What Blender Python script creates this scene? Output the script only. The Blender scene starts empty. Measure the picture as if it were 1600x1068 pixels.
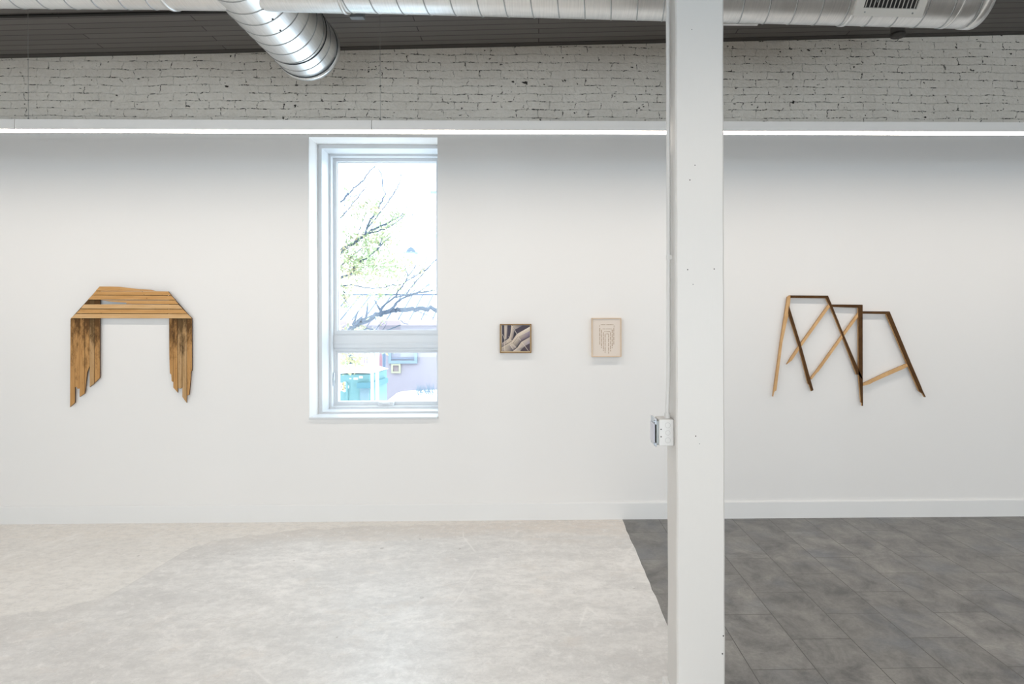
import bpy, bmesh, math, random
from mathutils import Vector, Matrix

# ------------------------------------------------------------------ camera, sky, light, exposure
SC = bpy.context.scene
COL = SC.collection
H = 1.63                      # camera height
DC = 5.74                     # distance camera - gallery wall
FPX = 24.0/36.0*1600
YAW, ROLL = math.radians(-1.079), math.radians(-0.145)
SX, SY = -63.1, -25.7
CAMROT = Matrix.Rotation(YAW, 3, 'Z') @ Matrix.Rotation(math.pi/2, 3, 'X') @ Matrix.Rotation(ROLL, 3, 'Z')
cd = bpy.data.cameras.new('camera'); cam = bpy.data.objects.new('camera', cd); COL.objects.link(cam)
cd.lens = 24.0; cd.sensor_width = 36.0; cd.sensor_fit = 'HORIZONTAL'
cd.shift_x = SX/1600; cd.shift_y = SY/1600; cd.clip_start = .05; cd.clip_end = 300
cam.matrix_world = Matrix.Translation((0, -DC, H)) @ CAMROT.to_4x4()
SC.camera = cam
SC.view_settings.view_transform = 'Standard'; SC.view_settings.look = 'None'
SC.view_settings.gamma = 1; SC.view_settings.use_curve_mapping = False
SC.view_settings.exposure = 0.64

W = bpy.data.worlds.new('overcast'); SC.world = W; W.use_nodes = True
bg = W.node_tree.nodes['Background']; bg.inputs[0].default_value = (.78, .90, 1.0, 1); bg.inputs[1].default_value = 3.6
PENDANT = 16.5                # emission strength of the linear pendants over the floor
PENDANT_FILL = 19.5  # strength of the unseen pendant rows added as fill

def at(px, py, Y):
    """point where the sight line of a pixel meets the vertical plane at Y"""
    v = CAMROT @ Vector(((px-800+SX)/FPX, -(py-534-SY)/FPX, -1))
    t = (Y+DC)/v.y
    return Vector((v.x*t, Y, H+v.z*t))
def on_floor(px, py, z=0):
    v = CAMROT @ Vector(((px-800+SX)/FPX, -(py-534-SY)/FPX, -1))
    t = (z-H)/v.z
    return Vector((v.x*t, -DC+v.y*t, z))
Yd = lambda d: d-DC

# ------------------------------------------------------------------ object helpers
def empty(name, loc, label=None, cat=None, group=None):
    o = bpy.data.objects.new(name, None); COL.objects.link(o); o.location = loc
    o.empty_display_size = .1
    return tag(o, label, cat, group)
def tag(o, label=None, cat=None, group=None, kind=None):
    if label: o['label'] = label
    if cat: o['category'] = cat
    if group: o['group'] = group
    if kind: o['kind'] = kind
    return o
def obj(name, bm, mats, parent=None, smooth=False):
    if not isinstance(mats, (list, tuple)): mats = [mats]
    bmesh.ops.recalc_face_normals(bm, faces=bm.faces)
    me = bpy.data.meshes.new(name)
    if parent is not None:
        bm.transform(Matrix.Translation(-world_loc(parent)))
    bm.to_mesh(me); bm.free()
    for m in mats: me.materials.append(m)
    if smooth:
        for p in me.polygons: p.use_smooth = True
    o = bpy.data.objects.new(name, me); COL.objects.link(o)
    if parent is not None: o.parent = parent
    return o
def world_loc(o):
    v = Vector((0, 0, 0))
    while o is not None: v = v + o.location; o = o.parent
    return v
def struct(name, bm, mats): return tag(obj(name, bm, mats), kind='structure')
def box(bm, x0, x1, y0, y1, z0, z1, bev=0, mi=0):
    vs = [bm.verts.new((x, y, z)) for x in (x0, x1) for y in (y0, y1) for z in (z0, z1)]
    fs = [bm.faces.new([vs[i] for i in q]) for q in ((0,1,3,2),(4,6,7,5),(0,4,5,1),(2,3,7,6),(0,2,6,4),(1,5,7,3))]
    for f in fs: f.material_index = mi
    if bev:
        es = list({e for f in fs for e in f.edges})
        r = bmesh.ops.bevel(bm, geom=es, offset=bev, segments=2, affect='EDGES', profile=.5)
        for f in r['faces']: f.material_index = mi
    return bm
def boxm(*a, **k): return box(bmesh.new(), *a, **k)
def prism(bm, pts, dvec, side_mi=0, face_mi=0):
    """closed polygon extruded along dvec"""
    a = [bm.verts.new(p) for p in pts]; b = [bm.verts.new(Vector(p)+dvec) for p in pts]
    f = bm.faces.new(a); f.material_index = face_mi
    g = bm.faces.new(b[::-1]); g.material_index = face_mi
    n = len(a)
    for i in range(n):
        s = bm.faces.new((a[i], b[i], b[(i+1) % n], a[(i+1) % n])); s.material_index = side_mi
    return bm
def tube(bm, pts, rads, seg=12, cap=True):
    pts = [Vector(p) for p in pts]
    if not isinstance(rads, (list, tuple)): rads = [rads]*len(pts)
    rings = []; u = None
    for i, p in enumerate(pts):
        t = (pts[min(i+1, len(pts)-1)]-pts[max(i-1, 0)]).normalized()
        if u is None:
            u = t.orthogonal().normalized()
        u = (u-t*u.dot(t)).normalized(); v = t.cross(u)
        rings.append([bm.verts.new(p+(u*math.cos(a)+v*math.sin(a))*rads[i]) for a in [2*math.pi*k/seg for k in range(seg)]])
    for r, s in zip(rings, rings[1:]):
        for k in range(seg): bm.faces.new((r[k], r[(k+1) % seg], s[(k+1) % seg], s[k]))
    if cap: bm.faces.new(rings[0][::-1]); bm.faces.new(rings[-1])
    return bm
def smoothpath(pts, n=6):
    P = [Vector(p) for p in pts]; out = []
    for i in range(len(P)-1):
        p0, p1, p2, p3 = P[max(i-1, 0)], P[i], P[i+1], P[min(i+2, len(P)-1)]
        for k in range(n):
            t = k/n
            out.append(.5*((2*p1)+(p2-p0)*t+(2*p0-5*p1+4*p2-p3)*t*t+(3*p1-p0-3*p2+p3)*t**3))
    out.append(P[-1]); return out

# ------------------------------------------------------------------ material helpers
def lin(c):
    return tuple(((x/255)/12.92 if x/255 <= .04045 else ((x/255+.055)/1.055)**2.4) for x in c)+(1,)
def mat(name, rgb=(200,200,200), rough=.5, metal=0, linear=None, spec=None):
    m = bpy.data.materials.new(name); m.use_nodes = True
    b = m.node_tree.nodes['Principled BSDF']
    b.inputs['Base Color'].default_value = linear+(1,) if linear else lin(rgb)
    b.inputs['Roughness'].default_value = rough; b.inputs['Metallic'].default_value = metal
    if spec is not None: b.inputs['Specular IOR Level'].default_value = spec
    return m
class G:
    """small node graph builder on a principled material"""
    def __init__(s, m): s.m = m; s.t = m.node_tree; s.b = s.t.nodes['Principled BSDF']
    def n(s, k, **kw):
        x = s.t.nodes.new(k)
        for a, b in kw.items(): setattr(x, a, b)
        return x
    def l(s, a, b): s.t.links.new(a, b)
    def pos(s): return s.n('ShaderNodeNewGeometry').outputs['Position']
    def mapping(s, v, scale=(1,1,1), loc=(0,0,0), rot=(0,0,0)):
        m = s.n('ShaderNodeMapping'); s.l(v, m.inputs[0]); m.inputs['Scale'].default_value = scale
        m.inputs['Location'].default_value = loc; m.inputs['Rotation'].default_value = rot
        return m.outputs[0]
    def noise(s, v, scale, detail=4, rough=.55, dist=0):
        x = s.n('ShaderNodeTexNoise'); s.l(v, x.inputs['Vector']); x.inputs['Scale'].default_value = scale
        x.inputs['Detail'].default_value = detail; x.inputs['Roughness'].default_value = rough; x.inputs['Distortion'].default_value = dist
        return x.outputs['Fac']
    def ramp(s, f, stops):
        r = s.n('ShaderNodeValToRGB'); s.l(f, r.inputs[0]); e = r.color_ramp.elements
        while len(e) < len(stops): e.new(.5)
        for q, (p, c) in zip(e, stops):
            q.position = p; q.color = c if len(c) == 4 else tuple(c)+(1,)
        return r.outputs[0]
    def mix(s, f, a, b, mode='MIX'):
        x = s.n('ShaderNodeMix', data_type='RGBA', blend_type=mode)
        for v, i in ((f, 0), (a, 6), (b, 7)):
            if hasattr(v, 'is_linked'): s.l(v, x.inputs[i])
            else: x.inputs[i].default_value = v
        return x.outputs[2]
    def math(s, op, a, b=None, c=None):
        x = s.n('ShaderNodeMath', operation=op)
        for v, i in ((a, 0), (b, 1), (c, 2)):
            if v is None: continue
            if hasattr(v, 'is_linked'): s.l(v, x.inputs[i])
            else: x.inputs[i].default_value = v
        return x.outputs[0]
    def sep(s, v):
        x = s.n('ShaderNodeSeparateXYZ'); s.l(v, x.inputs[0]); return x.outputs
    def comb(s, x, y, z):
        c = s.n('ShaderNodeCombineXYZ')
        for v, i in ((x, 0), (y, 1), (z, 2)):
            if hasattr(v, 'is_linked'): s.l(v, c.inputs[i])
            else: c.inputs[i].default_value = v
        return c.outputs[0]
    def bump(s, h, strength=.3, dist=.01):
        x = s.n('ShaderNodeBump'); s.l(h, x.inputs['Height']); x.inputs['Strength'].default_value = strength
        x.inputs['Distance'].default_value = dist; s.l(x.outputs[0], s.b.inputs['Normal'])
    def color(s, c): s.l(c, s.b.inputs['Base Color'])
    def rough(s, c): s.l(c, s.b.inputs['Roughness'])
BW = lambda v: (v, v, v, 1)

# drywall, satin trim
M_wall = mat('wall_paint', linear=(.82, .808, .79), rough=.6, spec=.3)
g = G(M_wall); p = g.pos(); g.bump(g.noise(p, 260, 2), .04, .002)
M_trim = mat('trim_paint', linear=(.80, .80, .79), rough=.4)
M_white = mat('window_white', linear=(.66, .68, .70), rough=.35)
M_room = mat('room_wall_paint', linear=(.80, .78, .75), rough=.7)

# painted brick
M_brick = mat('painted_brick', rough=.6)
g = G(M_brick); p = g.pos(); x, y, z = g.sep(p)
n = lambda sc, d=3, r=.55, loc=(0,0,0), scale=(1,1,1): g.noise(g.mapping(p, scale=scale, loc=loc), sc, d, r)
dz = g.math('ADD', g.math('MULTIPLY', g.math('SUBTRACT', n(1.3, 2), .5), .05), g.math('ADD', g.math('MULTIPLY', g.math('SUBTRACT', n(7, 3, .6, (7,3,5)), .5), .030), g.math('MULTIPLY', g.math('SUBTRACT', n(45, 3, .7), .5), .012)))
dx = g.math('ADD', g.math('MULTIPLY', g.math('SUBTRACT', n(7, 3, .6, (2,9,1)), .5), .11), g.math('MULTIPLY', g.math('SUBTRACT', n(45, 3, .7, (5,5,5)), .5), .02))
uv = g.comb(g.math('ADD', x, dx), g.math('ADD', z, dz), 0)
br = g.n('ShaderNodeTexBrick'); g.l(uv, br.inputs['Vector']); br.inputs['Scale'].default_value = 1
br.inputs['Brick Width'].default_value = .205; br.inputs['Row Height'].default_value = .0665; br.squash = 1
br.inputs['Mortar Size'].default_value = .0038; br.inputs['Mortar Smooth'].default_value = .2
mort = br.outputs['Fac']
vis = g.ramp(n(5, 4, .65, (3,3,3), (1,1,2.2)), [(.44, BW(0)), (.62, BW(1))])          # joints are partly filled with paint
crack = g.ramp(n(14, 4, .7, (0,4,2), (1,1,1.6)), [(.51, BW(0)), (.58, BW(1))])
fine = g.ramp(n(70, 2, .6, (8,1,2)), [(.42, BW(0)), (.52, BW(1))])
hole = g.math('MULTIPLY', g.math('MULTIPLY', mort, crack), fine)
base = g.ramp(n(2.2, 4), [(.3, (.66, .615, .545)), (.7, (.74, .695, .62))])
base = g.mix(.15, base, n(35, 3), 'OVERLAY')
base = g.mix(g.math('MULTIPLY', g.math('MULTIPLY', mort, vis), .32), base, (.25, .235, .21, 1))
pits = g.ramp(n(30, 2, .5, (1,2,9), (.7,1,1)), [(.715, BW(0)), (.745, BW(1))])
dark = g.math('MAXIMUM', hole, pits)
g.color(g.mix(dark, base, (.03, .024, .018, 1)))
hgt = g.math('ADD', g.math('MULTIPLY', n(11, 4, .6), 1.1), g.math('MULTIPLY', n(40, 4, .6), .35))
hgt = g.math('SUBTRACT', hgt, g.math('MULTIPLY', mort, g.math('ADD', g.math('MULTIPLY', vis, .5), .12)))
hgt = g.math('SUBTRACT', hgt, g.math('MULTIPLY', dark, .5))
g.bump(hgt, .8, .014)

# dark board ceiling, boards run along X
M_ceil = mat('dark_ceiling_boards', rough=.7)
g = G(M_ceil); p = g.pos(); x, y, z = g.sep(p)
cb = g.n('ShaderNodeTexBrick'); g.l(g.comb(x, y, 0), cb.inputs['Vector']); cb.inputs['Scale'].default_value = 1
cb.inputs['Brick Width'].default_value = 2.6; cb.inputs['Row Height'].default_value = .085; cb.offset = .37
cb.inputs['Mortar Size'].default_value = .0045; cb.inputs['Mortar Smooth'].default_value = .4
cb.inputs['Color1'].default_value = (.125, .115, .107, 1); cb.inputs['Color2'].default_value = (.15, .14, .13, 1)
cb.inputs['Mortar'].default_value = (.04, .036, .033, 1)
g.color(cb.outputs['Color']); g.bump(g.math('SUBTRACT', 1, cb.outputs['Fac']), .5, .01)
M_dark = mat('dark_ceiling_trim', linear=(.055, .05, .045), rough=.7)
M_darkpipe = mat('dark_grey_paint', linear=(.045, .04, .036), rough=.6)

# concrete floor
X_EDGE = at(972, 812, 0).x
M_conc = mat('polished_concrete', rough=.35)
g = G(M_conc); p = g.pos(); x, y, z = g.sep(p)
n = lambda sc, d=5, r=.6, loc=(0,0,0), scale=(1,1,1), di=0: g.noise(g.mapping(p, scale=scale, loc=loc), sc, d, r, di)
n1 = n(.9, 8, .66, (3,1,0), (.8,1.2,1), .5); n2 = n(4, 9, .74, (1,5,2), (1,1.5,1), .3); n3 = n(70, 5, .75)
c = g.ramp(n1, [(.36, (.66, .655, .645)), (.50, (.77, .765, .75)), (.62, (.85, .84, .82))])
c = g.mix(g.ramp(n2, [(.42, BW(0)), (.60, BW(.5))]), c, (.55, .545, .535, 1))
c = g.mix(g.ramp(n(1.6, 8, .7, (8,2,2)), [(.54, BW(0)), (.66, BW(.35))]), c, (.57, .56, .55, 1))
c = g.mix(g.ramp(n(2.3, 7, .7, (2,8,4)), [(.55, BW(0)), (.68, BW(.30))]), c, (.74, .66, .58, 1))
# warm stained margin along the gallery wall
mg = g.math('ADD', y, g.math('MULTIPLY', g.math('SUBTRACT', n(1.6, 7, .68, (0,0,0), (.6,2,1)), .5), 1.3))
c = g.mix(g.ramp(g.math('ADD', mg, .62), [(.0, BW(0)), (.42, BW(.65))]), c, (.74, .665, .59, 1))
# an older, lighter pour in the far left corner with a worn edge
EP = [on_floor(*q) for q in ((-900, 1075), (0, 965), (75, 955), (175, 926), (245, 887), (297, 856), (376, 838), (503, 826), (700, 820))]
fx0, fx1, fy0, fy1 = EP[0].x, EP[-1].x, min(q.y for q in EP)-.1, max(q.y for q in EP)+.1
fc_ = g.n('ShaderNodeFloatCurve'); g.l(g.math('MULTIPLY', g.math('SUBTRACT', x, fx0), 1/(fx1-fx0)), fc_.inputs['Value'])
cv = fc_.mapping.curves[0]; q_ = [((e.x-fx0)/(fx1-fx0), (e.y-fy0)/(fy1-fy0)) for e in sorted(EP, key=lambda v: v.x)]
cv.points[0].location = q_[0]; cv.points[1].location = q_[-1]
for e in q_[1:-1]: cv.points.new(*e)
fc_.mapping.update()
ed = g.math('SUBTRACT', y, g.math('ADD', g.math('MULTIPLY', fc_.outputs[0], fy1-fy0), fy0))
ed = g.math('ADD', ed, g.math('MULTIPLY', g.math('SUBTRACT', n(4, 8, .75), .5), .38))
inx = g.ramp(g.math('ADD', g.math('MULTIPLY', x, -.5), .0), [(.0, BW(0)), (.6, BW(1))])
pale_mask = g.math('MULTIPLY', g.ramp(g.math('ADD', ed, .5), [(.485, BW(0)), (.53, BW(.55))]), inx)
low = g.math('MULTIPLY', g.ramp(g.math('ADD', ed, .6), [(.0, BW(0)), (.56, BW(.42)), (.60, BW(.42)), (.62, BW(0))]), inx)
c = g.mix(low, c, (.60, .585, .56, 1))
c = g.mix(pale_mask, c, (.87, .85, .805, 1))
pit = g.ramp(n(9, 2, .5, (4,4,4)), [(.745, BW(0)), (.76, BW(.6))])
c = g.mix(pit, c, (.33, .31, .29, 1))
c = g.mix(g.ramp(n(16, 8, .8, (6,6,6), (1,1.3,1), .4), [(.47, BW(0)), (.60, BW(.45))]), c, (.56, .555, .545, 1))
c = g.mix(g.ramp(n(11, 8, .8, (9,1,3), (1.2,1,1), .3), [(.52, BW(0)), (.66, BW(.6))]), c, (.90, .89, .875, 1))
scr = g.n('ShaderNodeTexVoronoi', feature='DISTANCE_TO_EDGE'); g.l(g.mapping(p, scale=(1, .35, 1), rot=(0, 0, .5)), scr.inputs['Vector']); scr.inputs['Scale'].default_value = 1.1
sm = g.math('MULTIPLY', g.ramp(scr.outputs['Distance'], [(.0, BW(1)), (.006, BW(0))]), g.ramp(n(1.3, 3, .5, (5,0,5)), [(.56, BW(0)), (.60, BW(.5))]))
c = g.mix(sm, c, (.92, .91, .89, 1))
g.color(g.mix(.30, c, n3, 'OVERLAY'))
g.rough(g.ramp(n2, [(.3, BW(.34)), (.7, BW(.5))])); g.b.inputs['Specular IOR Level'].default_value = .9; g.bump(n3, .05, .002)

# slate-look tile
J = on_floor(1010, 851).y
M_tile = mat('grey_floor_tile', rough=.45)
g = G(M_tile); p = g.pos(); x, y, z = g.sep(p)
TW = (at(1142, 811, 0).x-X_EDGE)/3; TL = TW*2
tb = g.n('ShaderNodeTexBrick'); tb.offset = .5; tb.offset_frequency = 2
g.l(g.comb(g.math('SUBTRACT', y, J), g.math('SUBTRACT', x, X_EDGE), 0), tb.inputs['Vector'])
tb.inputs['Scale'].default_value = 1; tb.inputs['Brick Width'].default_value = TL; tb.inputs['Row Height'].default_value = TW
tb.inputs['Mortar Size'].default_value = .0022; tb.inputs['Mortar Smooth'].default_value = .1
tb.inputs['Color1'].default_value = BW(.35); tb.inputs['Color2'].default_value = BW(.65); tb.inputs['Mortar'].default_value = BW(.5)
t1 = g.noise(g.mapping(p, scale=(1.4, 1, 1)), 3.6, 10, .74, .4); t2 = g.noise(g.mapping(p, loc=(4, 2, 1)), 2.1, 3)
c = g.ramp(t1, [(.34, (.095, .093, .092)), (.5, (.19, .186, .178)), (.66, (.285, .278, .262))])
c = g.mix(g.ramp(t2, [(.5, BW(0)), (.7, BW(.5))]), c, (.165, .185, .215, 1))
c = g.mix(.30, c, tb.outputs['Color'], 'OVERLAY'); c = g.mix(.25, c, g.noise(p, 55, 4, .7), 'OVERLAY')
c = g.mix(tb.outputs['Fac'], c, (.06, .057, .053, 1))
g.color(c); g.bump(g.math('SUBTRACT', g.math('MULTIPLY', t1, .3), tb.outputs['Fac']), .25, .004)
g.rough(g.ramp(t1, [(.3, BW(.38)), (.7, BW(.52))]))

# timber column paint
M_post = mat('column_paint', linear=(.645, .625, .595), rough=.42)
g = G(M_post); p = g.pos()
g.bump(g.math('ADD', g.noise(g.mapping(p, scale=(14, 14, 1)), 6, 5, .6), g.math('MULTIPLY', g.noise(p, 30, 4), .5)), .10, .006)
M_box = mat('box_paint', linear=(.66, .65, .63), rough=.4)
M_hole = mat('nail_hole_dark', linear=(.02, .018, .016), rough=.9)
M_line = mat('knockout_groove', linear=(.45, .44, .43), rough=.6)
M_zinc = mat('zinc_steel', linear=(.55, .58, .62), rough=.32, metal=1)

# galvanised duct
M_duct = mat('galvanised_steel', rough=.3, metal=1)
g = G(M_duct); p = g.pos()
s1 = g.noise(g.mapping(p, scale=(60, 2, 2)), 2.0, 4, .6); s2 = g.noise(p, 7, 3)
g.color(g.ramp(s1, [(.3, (.74, .75, .745)), (.7, (.88, .88, .87))]))
g.rough(g.ramp(s2, [(.3, BW(.30)), (.7, BW(.40))])); g.bump(g.noise(p, 3.5, 2), .05, .02)
M_seam = mat('duct_seam_steel', linear=(.42, .44, .45), rough=.35, metal=1)
M_joint = mat('duct_joint_dark', linear=(.05, .055, .06), rough=.5, metal=.6)
M_regist = mat('register_paint', linear=(.60, .57, .52), rough=.45)

M_house_light = None
# lamp
M_housing = mat('lamp_housing_white', linear=(.80, .765, .725), rough=.5)
def emit(name, col, s):
    m = bpy.data.materials.new(name); m.use_nodes = True; t = m.node_tree
    t.nodes.remove(t.nodes['Principled BSDF']); e = t.nodes.new('ShaderNodeEmission')
    e.inputs[0].default_value = col+(1,); e.inputs[1].default_value = s
    t.links.new(e.outputs[0], t.nodes['Material Output'].inputs[0]); return m
M_led = emit('led_diffuser', (1, .905, .81), PENDANT)
M_led2 = emit('led_diffuser_rear', (1, .905, .81), PENDANT_FILL)
M_wire = mat('steel_wire', linear=(.25, .25, .24), rough=.5, metal=.2)

# wood
def wood(name, light, mid, darkc, stain=0.0, zr=None, axis='X'):
    m = mat(name, rough=.7, spec=.2); g = G(m); p = g.pos()
    sc = (1.5, 1, 22) if axis == 'X' else (22, 1, 1.5)
    if axis == 'A': sc = (3, 3, 3)
    gr = g.noise(g.mapping(p, scale=sc), 4, 6, .6, .3)
    c = g.ramp(gr, [(.3, mid), (.62, light)])
    blot = g.noise(g.mapping(p, scale=(3.2, 1, .9) if axis == 'Z' else (1, 1, 2.4)), 8, 8, .74)
    if zr:
        x, y, z = g.sep(p)
        k = g.math('MULTIPLY', g.math('SUBTRACT', z, zr[0]), 1/(zr[1]-zr[0]))
        blot = g.math('ADD', blot, g.math('MULTIPLY', g.math('SUBTRACT', k, .42), .30))
    c = g.mix(g.ramp(blot, [(.60-stain, BW(0)), (.80-stain, BW(.92))]), c, darkc+(1,))
    knots = g.ramp(g.noise(g.mapping(p, loc=(3, 1, 8)), 34, 2), [(.74, BW(0)), (.78, BW(.8))])
    g.color(g.mix(knots, c, (.10, .045, .015, 1))); g.bump(gr, .3, .003)
    return m
WZ = (at(150, 600, 0).z, at(150, 500, 0).z)
M_w1 = wood('lath_wood_warm', (.60, .34, .135), (.50, .26, .085), (.30, .155, .05), .0)
M_w2 = wood('lath_wood_pale', (.66, .43, .22), (.58, .34, .14), (.34, .19, .08), .0)
M_w3 = wood('lath_wood_stained', (.52, .29, .11), (.42, .21, .07), (.075, .034, .010), .12, WZ, 'Z')
M_w4 = wood('lath_wood_greyed', (.50, .32, .16), (.40, .23, .09), (.09, .05, .018), .11, WZ, 'Z')
M_d1 = wood('stick_dark_face', (.10, .046, .014), (.065, .028, .008), (.03, .013, .004), .0, None, 'A')
M_d2 = wood('stick_light_face', (.68, .43, .21), (.56, .33, .15), (.40, .21, .08), .0, None, 'A')
M_cut = mat('cut_wood_edge', linear=(.50, .29, .12), rough=.7)
M_gap = mat('lath_edge_dark', linear=(.07, .03, .010), rough=.8)  # dark tone paints the shade in the lath gaps

# ------------------------------------------------------------------ room shell
XL, XR, YB = -8.0, 8.6, -10.0
a0, a1 = at(0, 90, .05), at(1600, 53, .05)
SLX = (a1.z-a0.z)/(a1.x-a0.x); SLY = -.03
def ceil_z(x, y): return a0.z+(x-a0.x)*SLX+y*SLY
WX0, WX1 = at(483, 430, 0).x, at(684, 430, 0).x
WZ1, WZ0 = at(583, 214.3, 0).z, at(583, 654, 0).z
Z_LEDGE = 3.33
DEEP = .60
# gallery wall: drywall with the window hole, return faces of the hole and an outer masonry face
bm = bmesh.new()
for x0, x1, z0, z1 in ((XL, WX0, 0, Z_LEDGE), (WX1, XR, 0, Z_LEDGE), (WX0, WX1, 0, WZ0), (WX0, WX1, WZ1, Z_LEDGE)):
    box(bm, x0, x1, 0, DEEP, z0, z1)
bmesh.ops.remove_doubles(bm, verts=bm.verts, dist=1e-5)
struct('wall_front', bm, M_wall)
bm = bmesh.new()
v = [(XL, .05, Z_LEDGE), (XR, .05, Z_LEDGE), (XR, .05, ceil_z(XR, .05)+.05), (XL, .05, ceil_z(XL, .05)+.05)]
prism(bm, v, Vector((0, DEEP-.05, 0)))
struct('wall_front_upper', bm, M_brick)
def wallbox(name, x0, x1, y0, y1):
    bm = bmesh.new()
    v = [(x0, y0, 0), (x1, y0, 0), (x1, y1, 0), (x0, y1, 0)]
    b = [bm.verts.new(q) for q in v]; t = [bm.verts.new((q[0], q[1], ceil_z(q[0], q[1])+.03)) for q in v]
    bm.faces.new(b[::-1]); bm.faces.new(t)
    for i in range(4): bm.faces.new((b[i], b[(i+1) % 4], t[(i+1) % 4], t[i]))
    struct(name, bm, M_room)
wallbox('wall_left', XL-.2, XL, YB-.2, DEEP); wallbox('wall_right', XR, XR+.2, YB-.2, DEEP); # rear (street) wall, its unseen storefront openings added to brighten the room
RW = [(-7.0, -3.9), (-3.5, -.4), (0, 3.1), (3.5, 6.6), (6.9, 8.3)]; RZ0, RZ1 = .8, 2.95
bm = bmesh.new(); xs_ = [XL]+[v for w in RW for v in w]+[XR]
for k in range(0, len(xs_), 2): box(bm, xs_[k], xs_[k+1], YB-.2, YB, RZ0, RZ1)
box(bm, XL, XR, YB-.2, YB, 0, RZ0)
prism(bm, [(XL, YB-.2, RZ1), (XR, YB-.2, RZ1), (XR, YB-.2, ceil_z(XR, YB)+.03), (XL, YB-.2, ceil_z(XL, YB)+.03)], Vector((0, .2, 0)))
struct('wall_rear', bm, M_room)
for k, (a, b) in enumerate(RW):
    bm = bmesh.new()
    for x0, x1, z0, z1 in ((a, a+.06, RZ0, RZ1), (b-.06, b, RZ0, RZ1), (a+.06, b-.06, RZ0, RZ0+.06), (a+.06, b-.06, RZ1-.06, RZ1), ((a+b)/2-.03, (a+b)/2+.03, RZ0+.06, RZ1-.06)):
        box(bm, x0, x1, YB-.14, YB-.06, z0, z1)
    struct('window_%d' % (k+2), bm, M_trim)  # unseen windows, added as a source of fill daylight
    for o_, (x0, x1, y_, z0, z1, f_) in (('portal', (a, b, YB-.21, RZ0, RZ1, 1)),):
        ld = bpy.data.lights.new('daylight_portal', 'AREA'); ld.shape = 'RECTANGLE'; ld.size = b-a; ld.size_y = RZ1-RZ0; ld.cycles.is_portal = True
        lo = bpy.data.objects.new('daylight_portal', ld); COL.objects.link(lo); lo.location = ((a+b)/2, YB-.21, (RZ0+RZ1)/2)
        lo.rotation_euler = (math.radians(90), 0, 0)
# ceiling
bm = bmesh.new()
v = [(XL-.2, YB-.2), (XR+.2, YB-.2), (XR+.2, DEEP), (XL-.2, DEEP)]
prism(bm, [(x, y, ceil_z(x, y)) for x, y in v], Vector((0, 0, .15)))
struct('ceiling', bm, M_ceil)
# dark strip where boards meet brick and the long dark joint further in
def ceil_strip(name, y0, y1, dz0, m, xa=XL, xb=XR):
    bm = bmesh.new()
    prism(bm, [(xa, y0, ceil_z(xa, y0)+.002), (xa, y1, ceil_z(xa, y1)+.002), (xa, y1, ceil_z(xa, y1)-dz0), (xa, y0, ceil_z(xa, y0)-dz0)],
          Vector((xb-xa, 0, (xb-xa)*SLX)))
    struct(name, bm, m)
ceil_strip('trim_1', -.012, .05, .006, M_dark)
def on_ceil(px, py):
    r_ = at(px, py, 0)-Vector((0, -DC, H)); o_ = Vector((0, -DC, H))
    t_ = (a0.z-a0.x*SLX+o_.x*SLX+o_.y*SLY-o_.z)/(r_.z-r_.x*SLX-r_.y*SLY); return o_+r_*t_
ga, gb = on_ceil(0, 24.5), on_ceil(330, 17.5); gd = (gb-ga)/(gb.x-ga.x)
bm = bmesh.new(); pa, pb = ga+gd*(XL-ga.x), ga+gd*(2.0-ga.x)
prism(bm, [pa+Vector((0, -.016, .01)), pa+Vector((0, .016, .01)), pa+Vector((0, .016, -.012)), pa+Vector((0, -.016, -.012))], pb-pa)
struct('trim_2', bm, mat('black_gap', linear=(.012, .011, .010), rough=.8))
# floors
jag = random.Random(3); EDGE = [(X_EDGE+jag.uniform(-.006, .006) if jag.random() < .6 else X_EDGE, 0-k*.11) for k in range(0, int(-YB/.11)+1)]
EDGE.append((X_EDGE, YB))
bm = bmesh.new(); prism(bm, [(XL, YB, 0), (XL, 0, 0)]+[(x, y, 0) for x, y in EDGE], Vector((0, 0, -.15)))
struct('floor', bm, M_conc)
bm = bmesh.new(); prism(bm, [(XR, 0, 0), (XR, YB, 0)]+[(x, y, 0) for x, y in EDGE[::-1]], Vector((0, 0, -.15)))
struct('floor', bm, M_tile)
# baseboard with a small chamfered top
def baseboard(name, x0, x1, y, s):
    bm = bmesh.new()
    prof = [(0, 0), (.016*s, 0), (.016*s, .135), (.010*s, .145), (0, .145)]
    prism(bm, [(x0, y+a, b) for a, b in prof], Vector((x1-x0, 0, 0)))
    struct(name, bm, M_trim)
baseboard('baseboard_front', XL, XR, 0, -1); baseboard('baseboard_rear', XL, XR, YB, 1)

# ------------------------------------------------------------------ window_1
ld = bpy.data.lights.new('daylight_portal', 'AREA'); ld.shape = 'RECTANGLE'; ld.size = WX1-WX0; ld.size_y = WZ1-WZ0; ld.cycles.is_portal = True
lo = bpy.data.objects.new('daylight_portal', ld); COL.objects.link(lo); lo.location = ((WX0+WX1)/2, DEEP+.01, (WZ0+WZ1)/2); lo.rotation_euler = (math.radians(-90), 0, 0)
win = empty('window_1', ((WX0+WX1)/2, .3, WZ0)); win['kind'] = 'structure'
def ring(bm, x0, x1, z0, z1, ins0, ins1, y0, y1):
    """frame ring between inset ins0 (outside) and ins1 (inside)"""
    X0, X1, Z0, Z1 = x0+ins0, x1-ins0, z0+ins0, z1-ins0
    x0, x1, z0, z1 = x0+ins1, x1-ins1, z0+ins1, z1-ins1
    box(bm, X0, x0, y0, y1, Z0, Z1); box(bm, x1, X1, y0, y1, Z0, Z1)
    box(bm, x0, x1, y0, y1, Z0, z0); box(bm, x0, x1, y0, y1, z1, Z1)
bm = bmesh.new(); ring(bm, WX0, WX1, WZ0, WZ1, .0005, .034, .23, .599); obj('window_jamb', bm, M_white, win)
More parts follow.
